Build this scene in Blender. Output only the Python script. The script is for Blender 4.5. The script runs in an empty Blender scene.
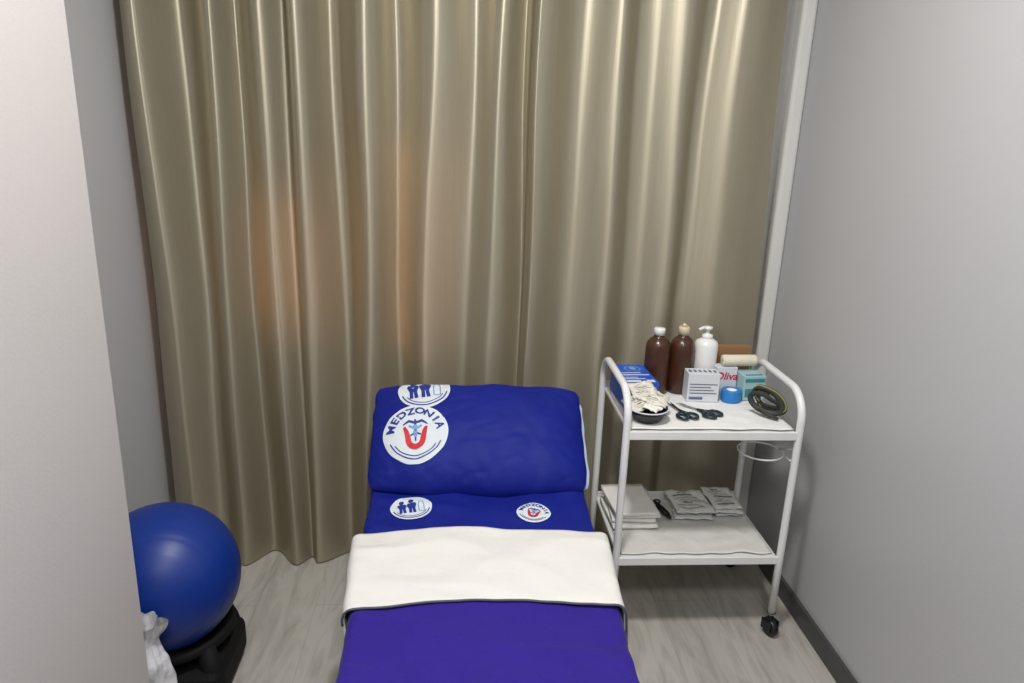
import bpy, bmesh, math, random
from mathutils import Vector, Matrix, noise
from mathutils.bvhtree import BVHTree
random.seed(7)
S=bpy.context.scene
S.view_settings.view_transform='Standard'
COL=S.collection
def lin(c): return tuple(((v/255)/12.92 if v/255<=.04045 else (((v/255)+.055)/1.055)**2.4) for v in c)
# ---------------------------------------------------------------- materials
def mat(name,rgb,rough=.5,bump=None,metal=0,var=None,spec=.5,sheen=0,coat=0,alpha=1,transm=0):
    m=bpy.data.materials.new(name); m.use_nodes=True
    nt=m.node_tree; b=nt.nodes['Principled BSDF']; c=lin(rgb)+(1,)
    b.inputs['Base Color'].default_value=c; b.inputs['Roughness'].default_value=rough
    b.inputs['Metallic'].default_value=metal; b.inputs['Specular IOR Level'].default_value=spec
    b.inputs['Sheen Weight'].default_value=sheen; b.inputs['Coat Weight'].default_value=coat
    b.inputs['Alpha'].default_value=alpha; b.inputs['Transmission Weight'].default_value=transm
    tc=nt.nodes.new('ShaderNodeTexCoord')
    n=nt.nodes.new('ShaderNodeTexNoise'); n.inputs['Scale'].default_value=(var or (6,.06))[0]
    nt.links.new(tc.outputs['Object'],n.inputs['Vector'])
    a=(var or (6,.04))[1]
    mx=nt.nodes.new('ShaderNodeMix'); mx.data_type='RGBA'
    mx.inputs[6].default_value=tuple(v*(1-a) for v in c[:3])+(1,)
    mx.inputs[7].default_value=tuple(min(1,v*(1+a)) for v in c[:3])+(1,)
    nt.links.new(n.outputs['Fac'],mx.inputs[0]); nt.links.new(mx.outputs[2],b.inputs['Base Color'])
    if bump:
        sc,st,di=bump
        n2=nt.nodes.new('ShaderNodeTexNoise'); n2.inputs['Scale'].default_value=sc; n2.inputs['Detail'].default_value=4
        nt.links.new(tc.outputs['Object'],n2.inputs['Vector'])
        bp=nt.nodes.new('ShaderNodeBump'); bp.inputs['Strength'].default_value=st; bp.inputs['Distance'].default_value=di
        nt.links.new(n2.outputs['Fac'],bp.inputs['Height']); nt.links.new(bp.outputs['Normal'],b.inputs['Normal'])
    return m
M={}
M['wall']=mat('wall_paint',(184,184,186),.40,bump=(160,.2,.002),var=(1.5,.03))
M['wall2']=mat('wall_paint_left',(194,190,188),.5,bump=(160,.2,.002),var=(1.5,.03))
M['white_trim']=mat('white_trim',(215,215,212),.4)
M['ceil']=mat('ceiling_paint',(225,225,225),.8)
M['base']=mat('baseboard_grey',(66,66,66),.4)
M['navy']=mat('royal_blue_cloth',(8,25,122),.65,bump=(14,.25,.010),spec=.25,var=(9,.12))
M['purple']=mat('violet_blanket',(42,27,124),.85,bump=(22,.6,.014),spec=.2,sheen=.04,var=(10,.12))
M['cream']=mat('cream_cuff',(212,211,206),.8,bump=(20,.3,.008),var=(8,.04))
M['piping']=mat('grey_piping',(78,78,92),.8)
M['logo_white']=mat('logo_white',(206,214,220),.7)
M['logo_blue']=mat('logo_blue',(20,44,132),.6)
M['logo_lblue']=mat('logo_light_blue',(110,150,200),.6)
M['red']=mat('logo_red',(190,24,38),.6)
M['pillow_white']=mat('pale_blue_pillow',(178,192,216),.8,bump=(25,.3,.006))
M['black']=mat('black_plastic',(18,18,20),.4)
M['blackmatte']=mat('matte_black_plastic',(11,11,13),.75,spec=.25)
M['vinyl']=mat('dark_vinyl',(30,32,60),.4)
M['metal']=mat('white_metal',(226,226,226),.3,coat=.3)
M['shelf']=mat('shelf_white',(222,222,220),.35)
M['pad']=mat('white_disposable_pad',(228,228,226),.7,bump=(40,.4,.006))
M['plastic_sheet']=mat('thin_plastic_sheet',(212,211,206),.3,bump=(16,.5,.010))
M['gauze']=mat('gauze_white',(230,229,224),.85,bump=(60,.4,.004))
M['sachet']=mat('sachet_film',(216,217,213),.25,bump=(55,.7,.006),var=(30,.16))
M['paper']=mat('packet_paper',(210,205,193),.5,bump=(50,.5,.005),var=(25,.18))
M['paperprint']=mat('packet_print',(115,120,115),.6)
M['brown']=mat('brown_bottle',(66,36,20),.3,coat=.15)
M['whiteplastic']=mat('white_plastic',(230,230,228),.3)
M['yellowcap']=mat('tan_cap',(205,195,165),.4)
M['bluebox']=mat('blue_carton',(26,84,184),.45)
M['greybox']=mat('pale_carton',(210,213,218),.5)
M['slate']=mat('grey_print',(95,105,130),.5)
M['teal']=mat('teal_carton',(160,195,198),.5)
M['tealdk']=mat('teal_print',(60,130,145),.5)
M['card']=mat('brown_cardboard',(142,106,72),.8)
M['tape']=mat('blue_tape',(34,124,195),.45)
M['steel']=mat('steel',(180,182,185),.25,metal=1)
M['scissor']=mat('scissor_handle_teal',(14,38,46),.35)
M['strap']=mat('dark_strap',(46,48,42),.6)
M['olive']=mat('olive_strap',(150,148,90),.6)
M['rollpaper']=mat('cream_roll',(218,211,191),.7)
M['bag']=mat('white_bag',(210,210,214),.35,bump=(14,.8,.02))
M['leg']=mat('steel_leg',(150,150,155),.35,metal=.6)
M['ball']=mat('blue_rubber',(11,46,128),.42,coat=0,spec=.4)
def floor_mat():
    m=bpy.data.materials.new('grey_laminate'); m.use_nodes=True; nt=m.node_tree; b=nt.nodes['Principled BSDF']
    tc=nt.nodes.new('ShaderNodeTexCoord'); mp=nt.nodes.new('ShaderNodeMapping')
    mp.inputs['Rotation'].default_value=(0,0,math.pi/2); mp.inputs['Location'].default_value=(.35,.07,0)
    nt.links.new(tc.outputs['Object'],mp.inputs['Vector'])
    br=nt.nodes.new('ShaderNodeTexBrick'); br.inputs['Scale'].default_value=1
    br.inputs['Brick Width'].default_value=1.3; br.inputs['Row Height'].default_value=.19
    br.inputs['Mortar Size'].default_value=.0009; br.inputs['Mortar Smooth'].default_value=.6
    br.inputs['Color1'].default_value=lin((180,176,168))+(1,); br.inputs['Color2'].default_value=lin((173,170,163))+(1,)
    br.inputs['Mortar'].default_value=lin((140,137,131))+(1,); br.offset=.37
    nt.links.new(mp.outputs['Vector'],br.inputs['Vector'])
    mp2=nt.nodes.new('ShaderNodeMapping'); mp2.inputs['Scale'].default_value=(9,1.5,1)
    nt.links.new(tc.outputs['Object'],mp2.inputs['Vector'])
    n=nt.nodes.new('ShaderNodeTexNoise'); n.inputs['Scale'].default_value=2.2; n.inputs['Detail'].default_value=9; n.inputs['Distortion'].default_value=1.6
    nt.links.new(mp2.outputs['Vector'],n.inputs['Vector'])
    cr=nt.nodes.new('ShaderNodeValToRGB'); cr.color_ramp.elements[0].position=.30; cr.color_ramp.elements[0].color=(.66,.65,.63,1)
    cr.color_ramp.elements[1].position=.56; cr.color_ramp.elements[1].color=(1.0,1.0,1.0,1)
    nt.links.new(n.outputs['Fac'],cr.inputs['Fac'])
    mx=nt.nodes.new('ShaderNodeMix'); mx.data_type='RGBA'; mx.blend_type='MULTIPLY'; mx.inputs[0].default_value=.8
    nt.links.new(br.outputs['Color'],mx.inputs[6]); nt.links.new(cr.outputs['Color'],mx.inputs[7])
    nt.links.new(mx.outputs[2],b.inputs['Base Color']); b.inputs['Roughness'].default_value=.42
    return m
M['floor']=floor_mat()
def curtain_mat():
    m=bpy.data.materials.new('khaki_satin'); m.use_nodes=True; nt=m.node_tree; b=nt.nodes['Principled BSDF']
    out=nt.nodes['Material Output']
    tc=nt.nodes.new('ShaderNodeTexCoord'); mp=nt.nodes.new('ShaderNodeMapping'); mp.inputs['Scale'].default_value=(60,60,1.2)
    nt.links.new(tc.outputs['Object'],mp.inputs['Vector'])
    n=nt.nodes.new('ShaderNodeTexNoise'); n.inputs['Scale'].default_value=4; n.inputs['Detail'].default_value=5
    nt.links.new(mp.outputs['Vector'],n.inputs['Vector'])
    mx=nt.nodes.new('ShaderNodeMix'); mx.data_type='RGBA'
    mx.inputs[6].default_value=lin((167,160,139))+(1,); mx.inputs[7].default_value=lin((183,176,155))+(1,)
    nt.links.new(n.outputs['Fac'],mx.inputs[0]); nt.links.new(mx.outputs[2],b.inputs['Base Color'])
    b.inputs['Roughness'].default_value=.43; b.inputs['Metallic'].default_value=.6
    b.inputs['Specular IOR Level'].default_value=.6
    b.inputs['Anisotropic'].default_value=.65; b.inputs['Anisotropic Rotation'].default_value=.25
    tg=nt.nodes.new('ShaderNodeTangent'); tg.direction_type='RADIAL'; tg.axis='Z'
    nt.links.new(tg.outputs[0],b.inputs['Tangent'])
    bp=nt.nodes.new('ShaderNodeBump'); bp.inputs['Strength'].default_value=.12; bp.inputs['Distance'].default_value=.002
    nt.links.new(n.outputs['Fac'],bp.inputs['Height']); nt.links.new(bp.outputs['Normal'],b.inputs['Normal'])
    tr=nt.nodes.new('ShaderNodeBsdfTranslucent'); tr.inputs['Color'].default_value=lin((205,185,150))+(1,)
    ms=nt.nodes.new('ShaderNodeMixShader'); ms.inputs[0].default_value=.12
    nt.links.new(b.outputs[0],ms.inputs[1]); nt.links.new(tr.outputs[0],ms.inputs[2]); nt.links.new(ms.outputs[0],out.inputs['Surface'])
    return m
M['curtain']=curtain_mat()
def emis(name,rgb,s):
    m=bpy.data.materials.new(name); m.use_nodes=True; b=m.node_tree.nodes['Principled BSDF']
    b.inputs['Base Color'].default_value=lin(rgb)+(1,); b.inputs['Emission Color'].default_value=lin(rgb)+(1,); b.inputs['Emission Strength'].default_value=s
    return m
# ---------------------------------------------------------------- helpers
def thing(name,label,cat,loc=(0,0,0),rot=(0,0,0),group=None):
    o=bpy.data.objects.new(name,None); o.empty_display_size=.05; COL.objects.link(o)
    o.location=loc; o.rotation_euler=rot; o['label']=label; o['category']=cat
    if group: o['group']=group
    return o
def mk(name,vf,m,parent=None,loc=(0,0,0),rot=(0,0,0),smooth=True,label=None,cat=None,solid=None,sub=0,bev=0,group=None,soff=-1):
    v,f=vf; me=bpy.data.meshes.new(name); me.from_pydata([tuple(p) for p in v],[],f); me.validate()
    mats=m if isinstance(m,list) else [m]
    for q in mats: me.materials.append(q)
    bm=bmesh.new(); bm.from_mesh(me); bmesh.ops.recalc_face_normals(bm,faces=bm.faces) if smooth!='keep' else None
    bm.to_mesh(me); bm.free()
    for p in me.polygons: p.use_smooth=bool(smooth)
    o=bpy.data.objects.new(name,me); COL.objects.link(o); o.location=loc; o.rotation_euler=rot
    if parent: o.parent=parent
    if label: o['label']=label
    if cat: o['category']=cat
    if group: o['group']=group
    if solid:
        s=o.modifiers.new('s','SOLIDIFY'); s.thickness=solid; s.offset=soff
    if sub:
        s=o.modifiers.new('u','SUBSURF'); s.levels=sub; s.render_levels=sub
    if bev:
        s=o.modifiers.new('b','BEVEL'); s.width=bev; s.segments=3; s.limit_method='ANGLE'
    return o
def boxvf(x0,x1,y0,y1,z0,z1):
    v=[(x,y,z) for z in(z0,z1) for y in(y0,y1) for x in(x0,x1)]
    return v,[(0,2,3,1),(4,5,7,6),(0,1,5,4),(2,6,7,3),(0,4,6,2),(1,3,7,5)]
def box(name,x0,x1,y0,y1,z0,z1,m,parent=None,bev=.002,**k):
    return mk(name,boxvf(x0,x1,y0,y1,z0,z1),m,parent,smooth=False,bev=bev,**k)
def merge(*vfs):
    V=[];F=[]
    for v,f in vfs:
        n=len(V); V+=list(v); F+=[tuple(i+n for i in q) for q in f]
    return V,F
def tube(pts,r,seg=10,closed=False,flat=1.0):
    P=[Vector(p) for p in pts]; n=len(P); V=[];F=[]
    T=[]
    for i in range(n):
        if closed: t=P[(i+1)%n]-P[i-1]
        else: t=P[min(i+1,n-1)]-P[max(i-1,0)]
        T.append(t.normalized())
    N=T[0].orthogonal().normalized()
    if abs(T[0].z)<.9: N=(Vector((0,0,1))-T[0]*T[0].z).normalized()
    for i in range(n):
        N=(N-T[i]*N.dot(T[i])).normalized(); B=T[i].cross(N)
        rr=r[i] if isinstance(r,(list,tuple)) else r
        for k in range(seg):
            a=2*math.pi*k/seg; V.append(P[i]+N*math.cos(a)*rr+B*math.sin(a)*rr*flat)
    m=n if closed else n-1
    for i in range(m):
        for k in range(seg):
            a=i*seg+k; b=i*seg+(k+1)%seg; j=(i+1)%n
            F.append((a,b,j*seg+(k+1)%seg,j*seg+k))
    if not closed:
        F.append(tuple(range(seg))); F.append(tuple((n-1)*seg+k for k in range(seg)))
    return V,F
def lathe(prof,seg=28,c=(0,0,0)):
    V=[];F=[];n=len(prof)
    for r,z in prof:
        for k in range(seg):
            a=2*math.pi*k/seg; V.append((c[0]+max(r,1e-4)*math.cos(a),c[1]+max(r,1e-4)*math.sin(a),c[2]+z))
    for i in range(n-1):
        for k in range(seg):
            F.append((i*seg+k,i*seg+(k+1)%seg,(i+1)*seg+(k+1)%seg,(i+1)*seg+k))
    F.append(tuple(range(seg))); F.append(tuple((n-1)*seg+k for k in range(seg)))
    return V,F
def grid(nx,ny,fn):
    V=[fn(i/nx,j/ny) for j in range(ny+1) for i in range(nx+1)]
    F=[(j*(nx+1)+i,j*(nx+1)+i+1,(j+1)*(nx+1)+i+1,(j+1)*(nx+1)+i) for j in range(ny) for i in range(nx)]
    return V,F
def text2d(s,size,bold=.012):
    cu=bpy.data.curves.new('t','FONT'); cu.body=s; cu.size=size; cu.resolution_u=3; cu.align_x='CENTER'
    cu.offset=size*bold
    ob=bpy.data.objects.new('t',cu); COL.objects.link(ob); bpy.context.view_layer.update()
    dg=bpy.context.evaluated_depsgraph_get(); me=bpy.data.meshes.new_from_object(ob.evaluated_get(dg))
    v=[(p.co.x,p.co.y) for p in me.vertices]; f=[tuple(p.vertices) for p in me.polygons]
    bpy.data.objects.remove(ob); bpy.data.curves.remove(cu); bpy.data.meshes.remove(me)
    return v,f
def arctext(s,size,R,a0,a1):
    V=[];F=[];n=len(s)
    for i,ch in enumerate(s):
        a=a0+(a1-a0)*i/(n-1); v,f=text2d(ch,size,.03); k=len(V)
        for x,y in v:
            rad=R+y; V.append((rad*math.cos(a-x/R),rad*math.sin(a-x/R)))
        F+=[tuple(q+k for q in p) for p in f]
    return V,F
def disc2d(cx,cy,R,rings=7,seg=40,sy=1):
    V=[(cx,cy)];F=[]
    for j in range(1,rings+1):
        for k in range(seg):
            a=2*math.pi*k/seg; V.append((cx+R*j/rings*math.cos(a),cy+sy*R*j/rings*math.sin(a)))
    for k in range(seg): F.append((0,1+k,1+(k+1)%seg))
    for j in range(1,rings):
        for k in range(seg):
            a=1+(j-1)*seg; b=1+j*seg; F.append((a+k,b+k,b+(k+1)%seg,a+(k+1)%seg))
    return V,F
def strip2d(pts,w,sub=1):
    if sub>1:
        q=[];ws=[]
        for i in range(len(pts)-1):
            for k in range(sub):
                t=k/sub; q.append((pts[i][0]*(1-t)+pts[i+1][0]*t,pts[i][1]*(1-t)+pts[i+1][1]*t))
                if isinstance(w,list): ws.append(w[i]*(1-t)+w[i+1]*t)
        q.append(pts[-1])
        if isinstance(w,list): ws.append(w[-1]); w=ws
        pts=q
    V=[];F=[];n=len(pts)
    for i in range(n):
        a=Vector(pts[max(i-1,0)]); b=Vector(pts[min(i+1,n-1)]); t=(b-a).normalized(); q=Vector((-t.y,t.x)); p=Vector(pts[i])
        ww=w[i] if isinstance(w,list) else w
        V+=[tuple(p+q*ww/2),tuple(p-q*ww/2)]
    for i in range(n-1): F.append((2*i,2*i+1,2*i+3,2*i+2))
    return V,F
def decal(name,vf2,m,parent,fn,off,cx=0,cy=0,sc=1,rot=0):
    c,s=math.cos(rot),math.sin(rot); V=[]
    for x,y in vf2[0]:
        X=cx+sc*(x*c-y*s); Y=cy+sc*(x*s+y*c); V.append(fn(X,Y,off))
    return mk(name,(V,vf2[1]),m,parent,smooth='keep')
def ring2d(R,w,a0=0,a1=2*math.pi,n=48):
    return strip2d([(R*math.cos(a0+(a1-a0)*i/n),R*math.sin(a0+(a1-a0)*i/n)) for i in range(n+1)],w)
def figure2d(cx,cy,s):
    return merge(disc2d(cx,cy+.36*s,.11*s,2,14),
        strip2d([(cx,cy+.24*s),(cx,cy+.14*s),(cx,cy-.10*s)],[.30*s,.40*s,.26*s],sub=3),
        strip2d([(cx-.065*s,cy-.08*s),(cx-.085*s,cy-.44*s)],.12*s,sub=4),
        strip2d([(cx+.065*s,cy-.08*s),(cx+.085*s,cy-.44*s)],.12*s,sub=4))
dd=math.radians
def logo(parent,fn,cx,cy,R,rot=0,kind='A',off=.0015):
    decal('logo_disc',disc2d(0,0,1,14,56),M['logo_white'],parent,fn,off,cx,cy,R,rot)
    if kind=='A':
        blue=merge(arctext('MEDZONIA',.345,.655,dd(167),dd(13)),
                   ring2d(.84,.035,dd(205),dd(335),24),ring2d(.75,.03,dd(215),dd(325),24),
                   strip2d([(0,.44),(0,.1),(0,-.30)],[.06,.08,.04],sub=4),
                   strip2d([(-.38,.26),(-.2,.38),(0,.31),(.2,.38),(.38,.26)],[.03,.09,.09,.09,.03],sub=2),
                   strip2d([(-.16,-.1),(0,0),(.16,-.1)],.05,sub=2))
        decal('logo_lettering',blue,M['logo_blue'],parent,fn,off+.0012,cx,cy,R,rot)
        u=[(-.34,.18),(-.28,.02),(-.24,-.15)]+[(.23*math.cos(a),-.2+.28*math.sin(a)) for a in [math.pi+math.pi*i/12 for i in range(13)]]+[(.24,-.15),(.28,.02),(.34,.18)]
        decal('logo_emblem',strip2d(u,[.08,.14,.16]+[.17]*13+[.16,.14,.08],sub=2),M['red'],parent,fn,off+.0018,cx,cy,R,rot)
        lb=merge(disc2d(0,.16,.08,2,12),strip2d([(-.2,.22),(0,.1),(.2,.22)],.06,sub=2),strip2d([(0,.05),(0,-.2)],[.14,.05],sub=3))
        decal('logo_light_figure',lb,M['logo_lblue'],parent,fn,off+.0022,cx,cy,R,rot)
    else:
        blue=merge(figure2d(-.42,.04,1.15),figure2d(.04,.04,1.2),ring2d(.88,.05,dd(195),dd(345),30),ring2d(.76,.03,dd(205),dd(335),30))
        decal('logo_figures',blue,M['logo_blue'],parent,fn,off+.0012,cx,cy,R,rot)
        ol=strip2d([(.36,-.40),(.36,.12),(.42,.34),(.56,.36),(.62,.12),(.60,-.38),(.36,-.40)],.045,sub=4)
        decal('logo_light_mark',ol,M['logo_lblue'],parent,fn,off+.0008,cx,cy,R,rot)
def struct(o,kind='structure'):
    o['kind']=kind; return o
def ridged(p):
    return 1-abs(noise.noise(p))*2.2
# ---------------------------------------------------------------- room
XR=1.145; XL=-1.0; XC=-.70; YC=1.48; YB=2.56; YF=-1.5; H=2.7
struct(box('floor',XL-.1,XR+.1,YF-.1,YB+.1,-.05,0,M['floor'],bev=0))
struct(box('ceiling',XL-.1,XR+.1,YF-.1,YB+.1,H,H+.05,M['ceil'],bev=0))
struct(box('wall_right',XR,XR+.1,YF,YB,0,H,M['wall'],bev=0))
struct(box('wall_alcove',XL-.1,XL,YC,YB,0,H,M['wall'],bev=0))
struct(box('wall_left',XL-.1,XC,YF,YC,0,H,M['wall2'],bev=.004))
struct(box('wall_front',XL-.1,XR+.1,YF-.1,YF,0,H,M['wall'],bev=0))
struct(box('wall_back',XL-.1,XR+.1,YB,YB+.1,0,H,M['white_trim'],bev=0))
struct(box('baseboard_right',XR-.014,XR,YF,YB,0,.07,M['base'],bev=.003))
struct(box('baseboard_alcove',XL,XL+.012,YC,YB,0,.07,M['base'],bev=.003))
struct(box('trim_1',XR-.05,XR,YB-.05,YB,0,H,M['white_trim'],bev=.012))
wf=M['white_trim']; wy=YB
fr=merge(boxvf(-.8,.85,wy-.04,wy,.85,.90),boxvf(-.8,.85,wy-.04,wy,2.1,2.15),boxvf(-.8,-.75,wy-.04,wy,.9,2.1),boxvf(.8,.85,wy-.04,wy,.9,2.1),boxvf(-.02,.03,wy-.04,wy,.9,2.1))
struct(mk('window_1',fr,wf,smooth=False))
struct(box('glow_strip_1',-.60,-.515,2.486,2.490,.86,1.30,emis('warm_glow',(255,188,125),2.9),bev=0))  # added glowing strip behind the curtain, makes the left amber patch
struct(box('glow_strip_2',-.185,-.115,2.486,2.490,.80,1.48,emis('warm_glow_b',(255,188,125),2.9),bev=0))  # second added emissive strip, shines amber through the curtain near the middle
# ---------------------------------------------------------------- curtain
rnd=random.Random(41)
crests=[(-.915,.9,.8),(-.745,.95,1.0),(-.585,.75,.7),(-.47,1.05,1.1),(-.27,1.1,1.0),(-.075,.9,.8),(.125,.95,.5),(.245,.9,.9),(.48,.9,.9),(.70,1.0,.7),(.89,.8,.4)]
knots=[[-1.02,.2,0,1]]
for i,(x,a,b_) in enumerate(crests):
    knots.append([x,-a,rnd.uniform(-.035,.035),rnd.uniform(.85,1.2)])
    if i<len(crests)-1:
        nx=crests[i+1][0]; gap=nx-x
        knots.append([x+gap*rnd.uniform(.36,.66),b_,rnd.uniform(-.035,.035),rnd.uniform(.85,1.2)])
knots.append([1.02,.4,.02,1])
def cur_y(s,h):
    ks=[(k[0]+k[2]*h+.030*noise.noise(Vector((k[0]*4,h*1.5,3))) ,k[1]*(1+.9*noise.noise(Vector((k[0]*7,h*1.3,9)))),k[3]) for k in knots]
    v=ks[-1][1]
    if s<=ks[0][0]: v=ks[0][1]
    else:
        for a,b in zip(ks,ks[1:]):
            if a[0]<=s<=b[0]:
                t=(s-a[0])/max(b[0]-a[0],1e-5); t=t**a[2]; t=t*t*(3-2*t); v=a[1]+(b[1]-a[1])*t; break
    A=.046-.004*h
    if s>.1: A*=max(.62,1-(s-.1)*.8)
    y=v*A
    y+=.006*math.sin(s*39+2.8*noise.noise(Vector((s*3,h*1.2,7)))*3)*max(0,noise.noise(Vector((s*2.3,h*.8,21)))+.22)*(1 if s<.3 else .5)
    y+=.014*noise.noise(Vector((s*4+h*.8,h*1.5,5)))
    y+=.0012*noise.noise(Vector((s*24+h*3,h*4,15)))
    return y
def curt(i,j):
    s=-.962+1.966*i; h=1-j; z=.006+2.6*j
    q=min(1,max(0,(s-.2)/.3)); yb=2.405+.033*q*q*(3-2*q)
    if s<.0: yb-=.018*h**3*min(1,-s*4)
    edge=0.0
    if s>.8: edge=.05*h*(s-.8)/.175
    x=s+edge+.012*noise.noise(Vector((s*6,h*4,2)))
    y=yb+cur_y(s,h)
    if x>.42 : y=2.372+ ((y-2.372) if y>2.372+.004 else .004*math.exp((y-2.376)/.02))
    if y>2.452: y=2.452+.014*(1-math.exp(-(y-2.452)/.014))
    return (max(x,-.992),y,z)
cur=mk('curtain',grid(760,90,curt),M['curtain'],label='khaki satin floor-length curtain hanging in soft folds across the window',cat='curtain')
sm=grid(3,90,lambda i,j:(lambda p:(p[0],p[1]-.002,p[2]))(curt((.215+.962)/1.966+(i-.5)*.002,j)))
mk('seam',sm,mat('seam_thread',(130,120,96),.7),cur)
# ---------------------------------------------------------------- treatment couch
cx0,cx1=-.213,.358; cxm=(cx0+cx1)/2; ZT=.490
couch=thing('treatment_couch','padded treatment couch with raised headrest made up with bedding','treatment couch',(cxm,1.25,0))
hw=(cx1-cx0)/2
box('mattress',-hw+.006,hw-.006,-.83,.70,ZT-.09,ZT-.003,M['vinyl'],couch,bev=.02)
hr=mk('headrest',boxvf(-hw+.01,hw-.01,0,.26,-.04,0),M['vinyl'],couch,loc=(0,.735,ZT-.024),rot=(math.radians(31),0,0),smooth=False,bev=.018)
box('frame',-hw+.03,hw-.03,-.81,.80,ZT-.14,ZT-.095,M['leg'],couch,bev=.005)
for sx in(-1,1):
    for yy in(-.72,.66):
        mk('leg',tube([(sx*(hw-.06),yy,.0),(sx*(hw-.06),yy,ZT-.14)],.018,12),M['leg'],couch)
def prof(y):
    if y<1.93: return ZT
    return ZT+ (y-1.93)*.62*min(1,(y-1.93)/.08)
def drape(y0,y1,lift,drop,fl,fr_,r=.03,ny=60,wr=.004,x0=cx0,x1=cx1,seed=6,edge=None):
    nx=110
    def fn(i,j):
        y=y0+(y1-y0)*j
        W=(x1-x0)/2-r+lift*.6; D=drop
        L=W*2+math.pi*r+2*D
        s=(i-.5)*L
        a=abs(s); sg=1 if s>=0 else -1
        flare=fr_ if sg>0 else fl
        zt=prof(y)+lift
        if a<=W: x=a; z=zt+.004*math.cos(a/W*math.pi/2)
        elif a<=W+math.pi/2*r:
            t=(a-W)/r; x=W+r*math.sin(t); z=zt-r*(1-math.cos(t))
        else:
            d=a-W-math.pi/2*r; k=d/max(D,1e-3)
            x=W+r+flare*k+ .008*k*math.sin(y*24+seed+sg); z=zt-r-d
        x*=1+.23*max(0,min(.38,y-1.37))
        n=noise.noise(Vector((s*7+seed,y*6,seed)))+.5*noise.noise(Vector((s*17,y*15,seed+4)))
        rg=max(0,ridged(Vector((s*4+y*2.5,y*7+s*1.5,seed+8)))-.35)
        yy=y+(edge(i,y) if edge else 0)
        if a<=W+r: z+=wr*(n+.4)+wr*1.6*rg
        else: x+=wr*n*.8
        return ((x0+x1)/2+sg*x,yy,z)
    return grid(nx,ny,fn)
shv=drape(.42,2.18,.008,.16,.0,.012,wr=.0068,ny=150)
sheet=mk('bed_sheet',shv,M['navy'],label='royal blue bed sheet with round white logos covering the treatment couch',cat='sheet',solid=.003,soff=0)
bvh=BVHTree.FromPolygons([Vector(p) for p in shv[0]],shv[1])
def sheetfn(x,y,off):
    h=bvh.ray_cast(Vector((x,y,1.4)),Vector((0,0,-1)))
    return (x,y,(h[0].z if h[0] else ZT)+.0025+off)
logo(sheet,sheetfn,-.119,1.862,.058,math.radians(10),'B')
logo(sheet,sheetfn,.222,1.830,.048,math.radians(-14),'A')
bl=mk('blanket',drape(.40,1.60,.020,.22,-.012,.004,wr=.009,ny=110,x0=cx0-.003,x1=cx1+.008),M['purple'],label='blue-violet blanket spread over the treatment couch with turned-down edge',cat='blanket',solid=.006)
def cedge(i,y):
    return .004*math.cos((i-.5)*6)-.012*abs(i-.5)*2
cu=drape(1.408,1.718,.031,.070,-.014,.010,wr=.006,ny=50,edge=cedge,r=.024,x0=cx0-.006,x1=cx1+.008)
cuff=mk('cuff',cu,M['cream'],bl,solid=.005,label='off-white turned-down cuff with grey piping')
pp=[Vector(cu[0][k])+Vector((0,-.002,-.002)) for k in range(8,111)]
mk('piping',tube(pp,.0028,8),M['piping'],bl)
# ---------------------------------------------------------------- pillows
def pillow_surf(T,u,v,seed=0):
    uu=min(1,abs(u)); vv=min(1,abs(v))
    e=((1-uu**2.9)*(1-vv**2.5))
    h=T*e**.55*(1-.14*v)
    m=(1-uu**6)*(1-vv**6)
    h+=(.012*noise.noise(Vector((u*1.7+seed,v*1.4,seed)))+.004*noise.noise(Vector((u*5+seed,v*3,seed))))*m
    cr=max(0,ridged(Vector((u*4+v*1.5,v*1.5,seed+7)))-.5)
    h-=.014*cr*m*(.15+.85*max(uu,vv)**2)
    cr2=max(0,ridged(Vector((u*2.2-v*1.2,v*2+u*.6,seed+17)))-.7)
    h-=.012*cr2*m
    return h
def pmap(W,Hh,u,v,sag=.014):
    x=W/2*u*(1-.045*abs(v)**6-.01*math.cos(v*2)); y=Hh/2*v*(1-.085*abs(u)**7)
    y-=sag*max(0,-v)**1.5*math.cos(u*1.5)
    x+=.005*noise.noise(Vector((v*4,u,1)))*abs(u); y+=.008*noise.noise(Vector((u*3.2,v,4)))*abs(v)
    return x,y
def pillow_mesh(W,Hh,T,Tb,seed):
    n=72
    def tf(i,j):
        u=math.sin((2*i-1)*math.pi/2); v=math.sin((2*j-1)*math.pi/2)
        x,y=pmap(W,Hh,u,v); return (x,y,pillow_surf(T,u,v,seed))
    def bf(i,j):
        u=math.sin((2*i-1)*math.pi/2); v=math.sin((2*j-1)*math.pi/2)
        x,y=pmap(W,Hh,u,v); return (x,y,-Tb/T*pillow_surf(T,u,v,seed+3) if abs(u)<.999 and abs(v)<.999 else pillow_surf(T,u,v,seed))
    return merge(grid(n,n,tf),grid(n,n,bf))
TI=math.radians(36)
pc=Vector((.072,2.098,.618))
nrm=Vector((0,-math.sin(TI),math.cos(TI)))
PW,PH,PT=.655,.375,.080
pil=mk('pillow',pillow_mesh(PW,PH,PT,.018,1),M['navy'],loc=pc,rot=(TI,0,math.radians(-.5)),label='plump royal blue pillow with round white logos propped against headrest',cat='pillow')
bm=bmesh.new(); bm.from_mesh(pil.data); bmesh.ops.remove_doubles(bm,verts=bm.verts,dist=.0006); bmesh.ops.recalc_face_normals(bm,faces=bm.faces); bm.to_mesh(pil.data); bm.free()
def pfn(x,y,off):
    u=max(-.99,min(.99,x/(PW/2))); v=max(-.99,min(.99,y/(PH/2)))
    X,Y=pmap(PW,PH,u,v)
    return (X,Y,pillow_surf(PT,u,v,1)+off)
logo(pil,pfn,-.190,-.024,.098,math.radians(3),'A',off=.002)
logo(pil,pfn,-.172,.146,.082,math.radians(8),'B',off=.002)
pc2=pc-nrm*.042+Vector((.026,0.006,0))
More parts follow.
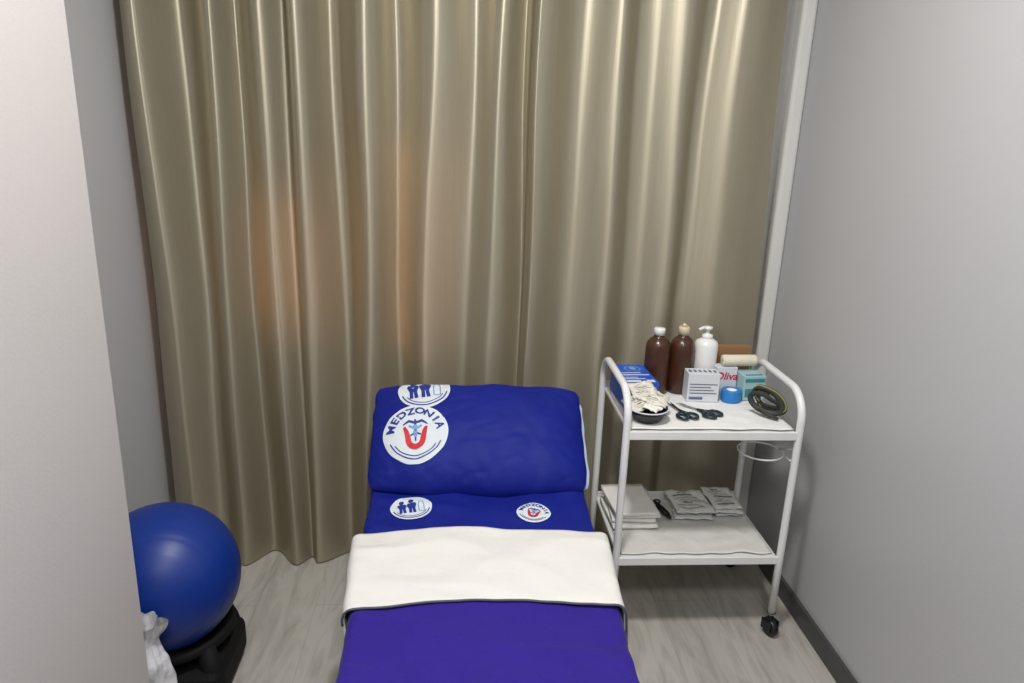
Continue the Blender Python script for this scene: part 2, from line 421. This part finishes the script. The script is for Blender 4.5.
pil2=mk('pillow',pillow_mesh(.635,.34,.018,.020,5),M['pillow_white'],loc=pc2,rot=(TI,0,0),label='pale blue flat pillow tucked under the royal blue pillow',cat='pillow')
# ---------------------------------------------------------------- ball, stand, bag
bc=Vector((-.775,1.79,.345)); br=.195
def ballmesh():
    n=96;m=100;V=[];F=[]
    for j in range(m+1):
        t=math.pi*j/m
        r=br*(1-.0035*(1 if (j%6==0 and 12<j<m-12) else 0))
        for i in range(n):
            a=2*math.pi*i/n; V.append((r*math.sin(t)*math.cos(a),r*math.sin(t)*math.sin(a),r*math.cos(t)))
    for j in range(m):
        for i in range(n): F.append((j*n+i,j*n+(i+1)%n,(j+1)*n+(i+1)%n,(j+1)*n+i))
    return V,F
ball=mk('exercise_ball',ballmesh(),M['ball'],loc=bc,rot=(1.15,.7,0),label='blue inflated exercise ball with faint ridges resting on black stand',cat='exercise ball')
mk('plug',lathe([(.010,0),(.010,.004),(.004,.006)],16),M['whiteplastic'],ball,loc=(0,0,-br-.003))
st=thing('ball_stand','low black stand with ring and chunky feet under exercise ball','stand',(-.755,1.79,0))
rz=bc.z-math.sqrt(br**2-.13**2)
mk('ring',tube([(.135*math.cos(a),.135*math.sin(a),rz-.016) for a in [2*math.pi*i/40 for i in range(40)]],.016,10,closed=True),M['blackmatte'],st)
for k in range(4):
    a=math.radians(-40+90*k); c,s=math.cos(a),math.sin(a)
    mk('leg',tube([(.135*c,.135*s,rz-.014),(.155*c,.155*s,.12),(.165*c,.165*s,.05),(.168*c,.168*s,.012)],[.024,.03,.034,.03],10),M['blackmatte'],st)
box('base',-.13,.15,-.145,.13,.02,.135,M['blackmatte'],st,bev=.03)
def bagf(i,j):
    a=2*math.pi*i; h=j
    ca,sa=math.cos(a),math.sin(a)
    r=1+.45*noise.noise(Vector((ca*1.6,sa*1.6,h*4)))+.16*noise.noise(Vector((ca*5,sa*5,h*9)))
    k=(1-.25*h) if h<.72 else (.82-1.6*(h-.72)) if h<.86 else .60+1.8*(h-.86)
    return (.064*r*k*ca,.040*r*k*sa,.385*h+.012*noise.noise(Vector((ca*3,sa*3,2)))*h)
bg=grid(64,44,bagf)
mk('plastic_bag',bg,M['bag'],loc=(-.742,1.545,.001),label='crumpled white plastic bag standing beside the exercise ball',cat='bag')
# ---------------------------------------------------------------- trolley
tx0,tx1,ty0,ty1=.497,1.015,1.955,2.335
ox,oy=(tx0+tx1)/2,(ty0+ty1)/2
tr=thing('medical_trolley','white two-tier metal trolley on black casters holding supplies','trolley',(ox,oy,0))
wx=(tx1-tx0)/2; dy=(ty1-ty0)/2; ZH=.818; Z1=.70; Z2=.282
R=.085
for sx in(-1,1):
    x=sx*wx
    p=[(x,-dy,.075),(x,-dy,.3),(x,-dy,.55),(x,-dy,ZH-R)]
    p+=[(x,-dy+R-R*math.cos(a),ZH-R+R*math.sin(a)) for a in [math.pi/2*i/10 for i in range(1,11)]]
    p+=[(x,dy-R+R*math.sin(a),ZH-R+R*math.cos(a)) for a in [math.pi/2*i/10 for i in range(0,11)]]
    p+=[(x,dy,.55),(x,dy,.3),(x,dy,.075)]
    mk('side_frame',tube(p,.0115,14),M['metal'],tr)
def shelf(z,name):
    o=box(name,-wx+.008,wx-.008,-dy-.004,dy+.004,z-.014,z,M['shelf'],tr,bev=.004)
    box('front_rim',-wx+.008,wx-.008,-dy-.008,-dy-.002,z-.022,z+.004,M['metal'],o,bev=.002)
    box('back_rim',-wx+.008,wx-.008,dy+.002,dy+.008,z-.022,z+.022,M['metal'],o,bev=.002)
shelf(Z1,'shelf'); shelf(Z2,'shelf')
for sx in(-1,1):
    for sy in(-1,1):
        c=mk('caster',merge(lathe([(.008,.045),(.008,.08),(.014,.08)],14),boxvf(-.018,-.014,-.022,.018,.02,.055),boxvf(.014,.018,-.022,.018,.02,.055),boxvf(-.018,.018,-.012,.014,.05,.056)),M['black'],tr,loc=(sx*wx,sy*dy,0),rot=(0,0,math.radians(40*sx+20*sy)),smooth=False)
        w=lathe([(.010,-.012),(.024,-.012),(.028,-.006),(.028,.006),(.024,.012),(.010,.012)],28)
        mk('wheel',w,M['black'],c,loc=(0,-.006,.0285),rot=(0,math.pi/2,0))
rc=(.945-ox,2.045-oy)
ring=[(rc[0]+.068*math.cos(a),rc[1]+.068*math.sin(a),.600) for a in [2*math.pi*i/48 for i in range(48)]]
mk('ring_holder',merge(tube(ring,.003,8,closed=True),
   tube([(rc[0]+.060,rc[1]-.034,.600),(wx-.002,-dy+.012,.600)],.003,8),tube([(rc[0]+.066,rc[1]+.016,.600),(wx-.002,-dy+.014,.640)],.0025,8)),M['metal'],tr)
def padf(w,d,amp,seed):
    def fn(i,j):
        x=(i-.5)*w*(1+.015*noise.noise(Vector((j*6,seed,0)))); y=(j-.5)*d
        y+=.010*noise.noise(Vector((i*7,seed,2)))*(1 if j<.5 else .3)
        z=.0045+amp*(noise.noise(Vector((i*9,j*8,seed)))+.5)*.8
        return (x,y,max(.002,z))
    return grid(60,44,fn)
mk('disposable_pad',padf(.49,.35,.004,3),M['pad'],loc=(ox,oy-.005,Z1+.001),label='white disposable pad lining the top trolley shelf',cat='pad',solid=.0015)
mk('plastic_liner',padf(.48,.345,.004,8),M['plastic_sheet'],loc=(ox,oy-.004,Z2+.001),label='thin wrinkled translucent-white liner on the lower trolley shelf',cat='liner',solid=.0015)
ZP=Z1+.0085; ZQ=Z2+.0095
def bottle(loc,capm,label,caph):
    b=thing('brown_bottle',label,'bottle',loc,group='brown antiseptic bottles on the trolley')
    mk('body',lathe([(.0,0),(.037,0),(.0405,.004),(.041,.03),(.041,.145),(.0405,.158),(.037,.170),(.030,.180),(.021,.187),(.0165,.192),(.016,.203)],36),M['brown'],b)
    mk('cap',lathe([(.0,.196),(.0185,.196),(.0185,.196+caph*.8),(.0165,.196+caph),(.0,.196+caph)],24),capm,b)
    if caph>.025: mk('nozzle',lathe([(.0,.196+caph),(.008,.196+caph),(.006,.205+caph),(0,.207+caph)],14),capm,b)
    return b
bottle((.660,2.278,ZP),M['whiteplastic'],'brown plastic bottle with white screw cap on trolley',.022)
bottle((.743,2.285,ZP),M['yellowcap'],'brown plastic bottle with pale tan flip cap on trolley',.026)
pb=thing('pump_bottle','white plastic pump dispenser bottle behind a small carton','bottle',(.824,2.290,ZP))
mk('body',lathe([(0,0),(.036,0),(.0385,.004),(.0385,.160),(.035,.172),(.020,.182),(.016,.184)],36),M['whiteplastic'],pb)
mk('pump',merge(lathe([(0,.180),(.018,.180),(.018,.195),(.010,.198),(.006,.199),(.006,.212),(.014,.213),(.015,.222),(0,.224)],22),
   tube([(0,0,.219),(-.02,-.008,.219),(-.034,-.014,.215)],.005,8)),M['whiteplastic'],pb)
def carton(name,label,loc,rot,w,d,h,m,cat='box'):
    o=thing(name,label,cat,loc,(0,0,rot))
    box('carton',-w/2,w/2,-d/2,d/2,0,h,m,o,bev=.0015)
    return o
def flat(o,name,vf2,m,face,w,d,h,cx=0,cy=0,sc=1,off=.0008,rot=0):
    if face=='front': fn=lambda x,y,q:(x,-d/2-q,y)
    elif face=='top': fn=lambda x,y,q:(x,y,h+q)
    elif face=='right': fn=lambda x,y,q:(w/2+q,x,y)
    return decal(name,vf2,m,o,fn,off,cx,cy,sc,rot)
def rect2(x0,x1,y0,y1): return [(x0,y0),(x1,y0),(x1,y1),(x0,y1)],[(0,1,2,3)]
gb=carton('glove_box','blue carton of disposable gloves with white printing and oval opening',(.570,2.205,ZP),math.radians(3),.105,.185,.086,M['bluebox'])
D3=(.105,.185,.086)
flat(gb,'opening',ring2d(.024,.004),M['logo_lblue'],'top',*D3,.005,.045)
flat(gb,'glove_tuft',disc2d(0,0,.012,3,20,1.3),M['logo_lblue'],'top',*D3,.005,.045,off=.0016)
flat(gb,'print',merge(rect2(-.043,.0,.056,.074),rect2(-.043,.02,.044,.048),disc2d(.033,.062,.013,2,16),rect2(-.043,.01,.034,.038)),M['greybox'],'front',*D3)
flat(gb,'print',merge(rect2(-.046,.0,-.084,-.066),rect2(-.046,.02,-.056,-.050),rect2(.018,.044,-.085,-.064),rect2(-.046,.0,-.042,-.037),rect2(-.043,.043,-.02,-.012),rect2(-.043,.02,.0,.006)),M['greybox'],'top',*D3)
wb=carton('carton_box','small pale carton with grey-blue printed text panel',(.793,2.210,ZP),math.radians(-3),.102,.06,.094,M['greybox'])
pr=[rect2(-.044,.044-.010*(k%3),.028+.010*k,.031+.010*k) for k in range(4)]+[rect2(-.044,.0,.008,.017)]
flat(wb,'print',merge(*pr),M['slate'],'front',.102,.06,.094)
flat(wb,'print',merge(*[disc2d(-.040+.016*k,.0,.005,1,10,2.5) for k in range(6)]),M['slate'],'top',.102,.06,.094)
cb=carton('cardboard_box','plain brown cardboard box standing at rear of trolley shelf',(.928,2.318,ZP),0,.115,.026,.150,M['card'])
box('flap',-.0575,.0575,-.0145,-.0132,.115,.150,M['card'],cb,bev=.0005)
ob=carton('carton_box','white carton with red script lettering behind blue tape roll',(.886,2.262,ZP),0,.07,.045,.098,M['greybox'])
v,f=text2d('Oliva',.036,.02)
flat(ob,'lettering',([(x+.22*y,y) for x,y in v],f),M['red'],'front',.07,.045,.098,-.002,.056)
tp=thing('tape_roll','blue adhesive tape roll lying flat on the pad','tape roll',(.891,2.195,ZP))
mk('tape',lathe([(.017,0),(.031,0),(.032,.002),(.032,.036),(.031,.038),(.017,.038),(.017,.0)],32),M['tape'],tp)
mk('core',lathe([(.0145,.001),(.017,.001),(.017,.037),(.0145,.037),(.0145,.001)],28),M['gauze'],tp)
tb=carton('carton_box','pale teal carton with darker teal print beside tape',(.963,2.235,ZP),math.radians(6),.076,.075,.083,M['teal'])
flat(tb,'print',merge(rect2(-.034,.034,.062,.074),rect2(-.032,.0,.012,.04),rect2(.006,.03,.014,.02),rect2(.006,.03,.028,.034)),M['tealdk'],'front',.076,.075,.083)
flat(tb,'print',rect2(-.03,.03,-.03,-.02),M['tealdk'],'top',.076,.075,.083)
rl=thing('paper_roll','cream paper roll lying across two cartons','paper roll',(.928,2.258,ZP+.1175),(0,math.radians(90),math.radians(3)))
mk('roll',lathe([(.007,-.056),(.018,-.056),(.0185,-.054),(.0185,.054),(.018,.056),(.007,.056),(.007,-.056)],28),M['rollpaper'],rl)
mk('core',lathe([(.0055,-.055),(.007,-.055),(.007,.055),(.0055,.055),(.0055,-.055)],20),M['card'],rl)
bw=thing('bowl','black bowl with white rim holding gauze packets','bowl',(.575,2.030,ZP))
mk('bowl_body',lathe([(0,0),(.034,0),(.040,.004),(.055,.028),(.062,.040),(.059,.040),(.052,.028),(.036,.007),(0,.006)],36),M['black'],bw)
mk('rim',tube([(.0605*math.cos(a),.0605*math.sin(a),.040) for a in [2*math.pi*i/40 for i in range(40)]],.0022,8,closed=True),M['greybox'],bw)
def packet(name,label,loc,rot,w,d,seed,m=None,amp=.006,th=.006,group=None,pr=True):
    def fn(i,j):
        x=(i-.5)*w; y=(j-.5)*d
        e=min(i,1-i,j,1-j)
        z=amp*noise.noise(Vector((i*3+seed,j*3,seed)))+amp*.5*noise.noise(Vector((i*9+seed,j*9,seed)))+min(.1,e)*.05
        x+=.004*noise.noise(Vector((j*5,seed,1)))*(1 if .02<i<.98 else 1.5); y+=.004*noise.noise(Vector((i*5,seed,4)))
        return (x,y,z)
    o=mk(name,grid(28,28,fn),m or M['paper'],loc=loc,rot=rot,label=label,cat='packet',solid=th,group=group)
    if pr:
        def pf(x,y,q):
            p=fn(x/w+.5,y/d+.5); return (p[0],p[1],p[2]+q)
        V=[];F=[]
        for k in range(7):
            x0=-.38+.1*((k*3+seed)%4)/2; x1=.38-.12*((k*5+seed)%4)
            pts=[((x0+(x1-x0)*t/10)*w,(-.36+.11*k)*d) for t in range(11)]
            s=strip2d(pts,(.05 if (k+seed)%3==0 else .02)*d); n=len(V); V+=s[0]; F+=[tuple(a+n for a in q) for q in s[1]]
        decal('print',(V,F),M['paperprint'],o,pf,.0025)
    return o
G='gauze packets in the bowl'
packet('gauze_packet','crumpled white gauze packet leaning out of the black bowl',(.548,2.04,ZP+.050),(.22,-.18,.5),.080,.070,1,M['paper'],.005,th=.002,group=G)
packet('gauze_packet','printed beige gauze packet on top of bowl',(.597,2.055,ZP+.060),(.25,.20,-.35),.085,.070,4,M['paper'],.006,th=.002,group=G)
packet('gauze_packet','small folded gauze packet at front of bowl',(.585,2.012,ZP+.046),(.15,.12,.9),.065,.045,7,M['gauze'],.005,th=.002,group=G,pr=False)
packet('gauze_packet','small printed gauze packet tucked into the bowl',(.565,2.075,ZP+.078),(.45,-.1,.15),.075,.060,17,M['paper'],.005,th=.002,group=G)
def scissors(loc,rot,label,op=.11):
    o=thing('scissors',label,'scissors',loc,(0,0,rot),group='scissors on the trolley pad')
    for s in(-1,1):
        a=s*op; c,sn=math.cos(a),math.sin(a)
        def R2(x,y): return (x*c-y*sn,x*sn+y*c)
        pts=[(-.005,-.02),(.006,-.02),(.007,.01),(.001,.075),(-.003,.05)]
        V=[R2(*p)+(.001+.001*(s+1),) for p in pts]+[R2(*p)+(.0025+.001*(s+1),) for p in pts]
        F=[(0,1,2,3,4),(5,6,7,8,9)]+[(k,(k+1)%5,5+(k+1)%5,5+k) for k in range(5)]
        mk('blade',(V,F),M['steel'],o,smooth=False)
        cx,cy=-s*.017,-.056
        lp=[(cx+.0145*math.cos(t)*(1+.1*math.sin(t)),cy+.021*math.sin(t),.006) for t in [2*math.pi*i/28 for i in range(28)]]
        mk('handle',merge(tube(lp,.0046,8,closed=True),tube([(cx+s*.008,cy+.018,.006),(-s*.004,-.022,.004),(0,.0,.004)],[.006,.006,.004],8)),M['scissor'],o)
    mk('screw',lathe([(0,.004),(.004,.004),(.004,.006),(0,.0065)],14),M['steel'],o,loc=(0,-.005,0))
scissors((.692,2.10,ZP),math.radians(12),'teal-black handled scissors lying slightly open on the pad')
scissors((.752,2.105,ZP),math.radians(38),'dark handled scissors lying diagonally on the pad')
# strap coil: irregular upright loops leaning on each other, ends hanging out
sc_=thing('strap_coil','loosely coiled dark strap with pale olive stripe near trolley edge','strap',(.957,2.070,ZP),(0,0,math.radians(52)))
pts=[]
for i in range(170):
    t=i/169; a=2*math.pi*3.3*t
    r=.86+.50*noise.noise(Vector((t*8,1,2)))
    sx_=math.copysign(abs(math.cos(a))**.75,math.cos(a))
    pts.append((-.020+.042*t+.010*math.sin(a*.5+1),.044*r*sx_+.016*math.sin(a),.040+.031*r*math.sin(a)+.012*math.cos(a*.5)))
mn=min(p[2] for p in pts); pts=[(p[0],p[1],p[2]-mn+.009) for p in pts]
mk('band',tube(pts,.0030,8,flat=3.0),M['strap'],sc_)
ps=[(p[0]+.0005,p[1]*1.06,p[2]+.004) for p in pts[95:150]]
mk('stripe_band',tube(ps,.0028,8,flat=1.8),M['olive'],sc_)
mk('plug_end',tube([(-.022,.02,.02),(-.026,-.02,.012),(-.024,-.045,.007)],[.005,.006,.005],8),M['strap'],sc_)
# lower shelf
def foldcloth(w,d,h,sd):
    pr=[];n=8
    for i in range(n+1):
        a=-math.pi/2-math.pi*i/n; pr.append((-d/2+h/2+h/2*math.cos(a),h/2+h/2*math.sin(a)))
    def seg(y0,y1,z,k): return [(y0+(y1-y0)*q/k,z) for q in range(k+1)]
    loop=seg(d/2,-d/2+h,0,8)+pr[1:-1]+seg(-d/2+h,d/2,h,8)+[(d/2,h*.58)]+seg(d/2-.002,-d/2+h,h*.54,3)+seg(-d/2+h,d/2-.002,h*.46,3)+[(d/2,h*.42)]
    nx=18; V=[];F=[];m=len(loop)
    for i in range(nx+1):
        x=(i/nx-.5)*w
        for k,(y,z) in enumerate(loop):
            q=noise.noise(Vector((x*18,y*14,sd)))
            V.append((x+.003*noise.noise(Vector((y*20,z*80,sd))),y+.004*noise.noise(Vector((x*22,z*90,sd+3))),z+.0022*q))
    for i in range(nx):
        for k in range(m):
            F.append((i*m+k,i*m+(k+1)%m,(i+1)*m+(k+1)%m,(i+1)*m+k))
    F.append(tuple(range(m))); F.append(tuple(nx*m+k for k in range(m)))
    return V,F
for k in range(4):
    w=.150-.005*(k%2)
    mk('folded_cloth',foldcloth(w,.20-.008*(k%3),.0125,2.0),M['gauze'],loc=(.592+.005*((k*7)%3-1),2.205+.005*((k*5)%3-1),ZQ+.0025+.0155*k),rot=(0,0,math.radians([2,-3,1.5,4][k])),smooth=True,label='soft folded white cloth in a neat stack on lower shelf',cat='cloth',group='folded white cloths on the lower shelf')
tw=thing('tweezers','black metal clamp tweezers lying on the lower shelf','tweezers',(.712,2.215,ZQ+.003),(0,0,math.radians(12)))
for s in(-1,1):
    mk('arm',tube([(0,.055,.004),(s*.007,.02,.004),(s*.008,-.02,.004),(s*.002,-.055,.004)],[.0045,.005,.005,.003],8),M['black'],tw)
    mk('finger_ring',tube([(s*.010+.009*math.cos(a),.062+.011*math.sin(a),.004) for a in [2*math.pi*i/20 for i in range(20)]],.0028,8,closed=True),M['black'],tw)
G='sterile packets on the lower shelf'
for k,(x,y,r,dz) in enumerate([(.812,2.235,-.08,0),(.820,2.25,.06,.012),(.808,2.235,.02,.024)]):
    packet('sterile_packet','printed paper sterile packet stacked on lower shelf',(x,y,ZQ+.007+dz),(0,0,r),.132,.155,11+k,M['sachet'],.005,th=.002,group=G)
for k,(x,y,r,dz) in enumerate([(.932,2.255,.05,0),(.937,2.25,-.10,.012),(.928,2.26,.04,.024)]):
    packet('sterile_packet','pale printed dressing packet stacked on lower shelf',(x,y,ZQ+.007+dz),(0,0,r),.100,.150,31+k,M['sachet'],.005,th=.002,group=G)
# ---------------------------------------------------------------- lights
def area(name,loc,size,pw,col,rot=(0,0,0),sy=None):
    l=bpy.data.lights.new(name,'AREA'); l.energy=pw; l.color=col; l.size=size
    if sy: l.shape='RECTANGLE'; l.size_y=sy
    o=bpy.data.objects.new(name,l); COL.objects.link(o); o.location=loc; o.rotation_euler=rot
    return o
area('ceiling_lamp',(.12,1.15,H-.03),.25,39,(1,.985,.96))
area('ceiling_lamp_rear',(.15,-.3,H-.03),.4,25,(1,.99,.975))
w=bpy.data.worlds.new('w'); S.world=w; w.use_nodes=True
w.node_tree.nodes['Background'].inputs[0].default_value=(.9,.95,1,1); w.node_tree.nodes['Background'].inputs[1].default_value=.3
# ---------------------------------------------------------------- camera
th=math.radians(16.5); ya=math.radians(4.5); ro=math.radians(2.1)
fw=Vector((math.sin(ya)*math.cos(th),math.cos(ya)*math.cos(th),-math.sin(th)))
r0=Vector((math.cos(ya),-math.sin(ya),0)); u0=r0.cross(fw)
Rv=r0*math.cos(ro)+u0*math.sin(ro); Uv=u0*math.cos(ro)-r0*math.sin(ro)
mt=Matrix((Rv,Uv,-fw)).transposed().to_4x4(); mt.translation=Vector((0,0,1.55))
cd=bpy.data.cameras.new('camera'); cam=bpy.data.objects.new('camera',cd); COL.objects.link(cam)
cam.matrix_world=mt; cd.lens=740/1024*36; cd.sensor_width=36; cd.clip_start=.02
S.camera=cam
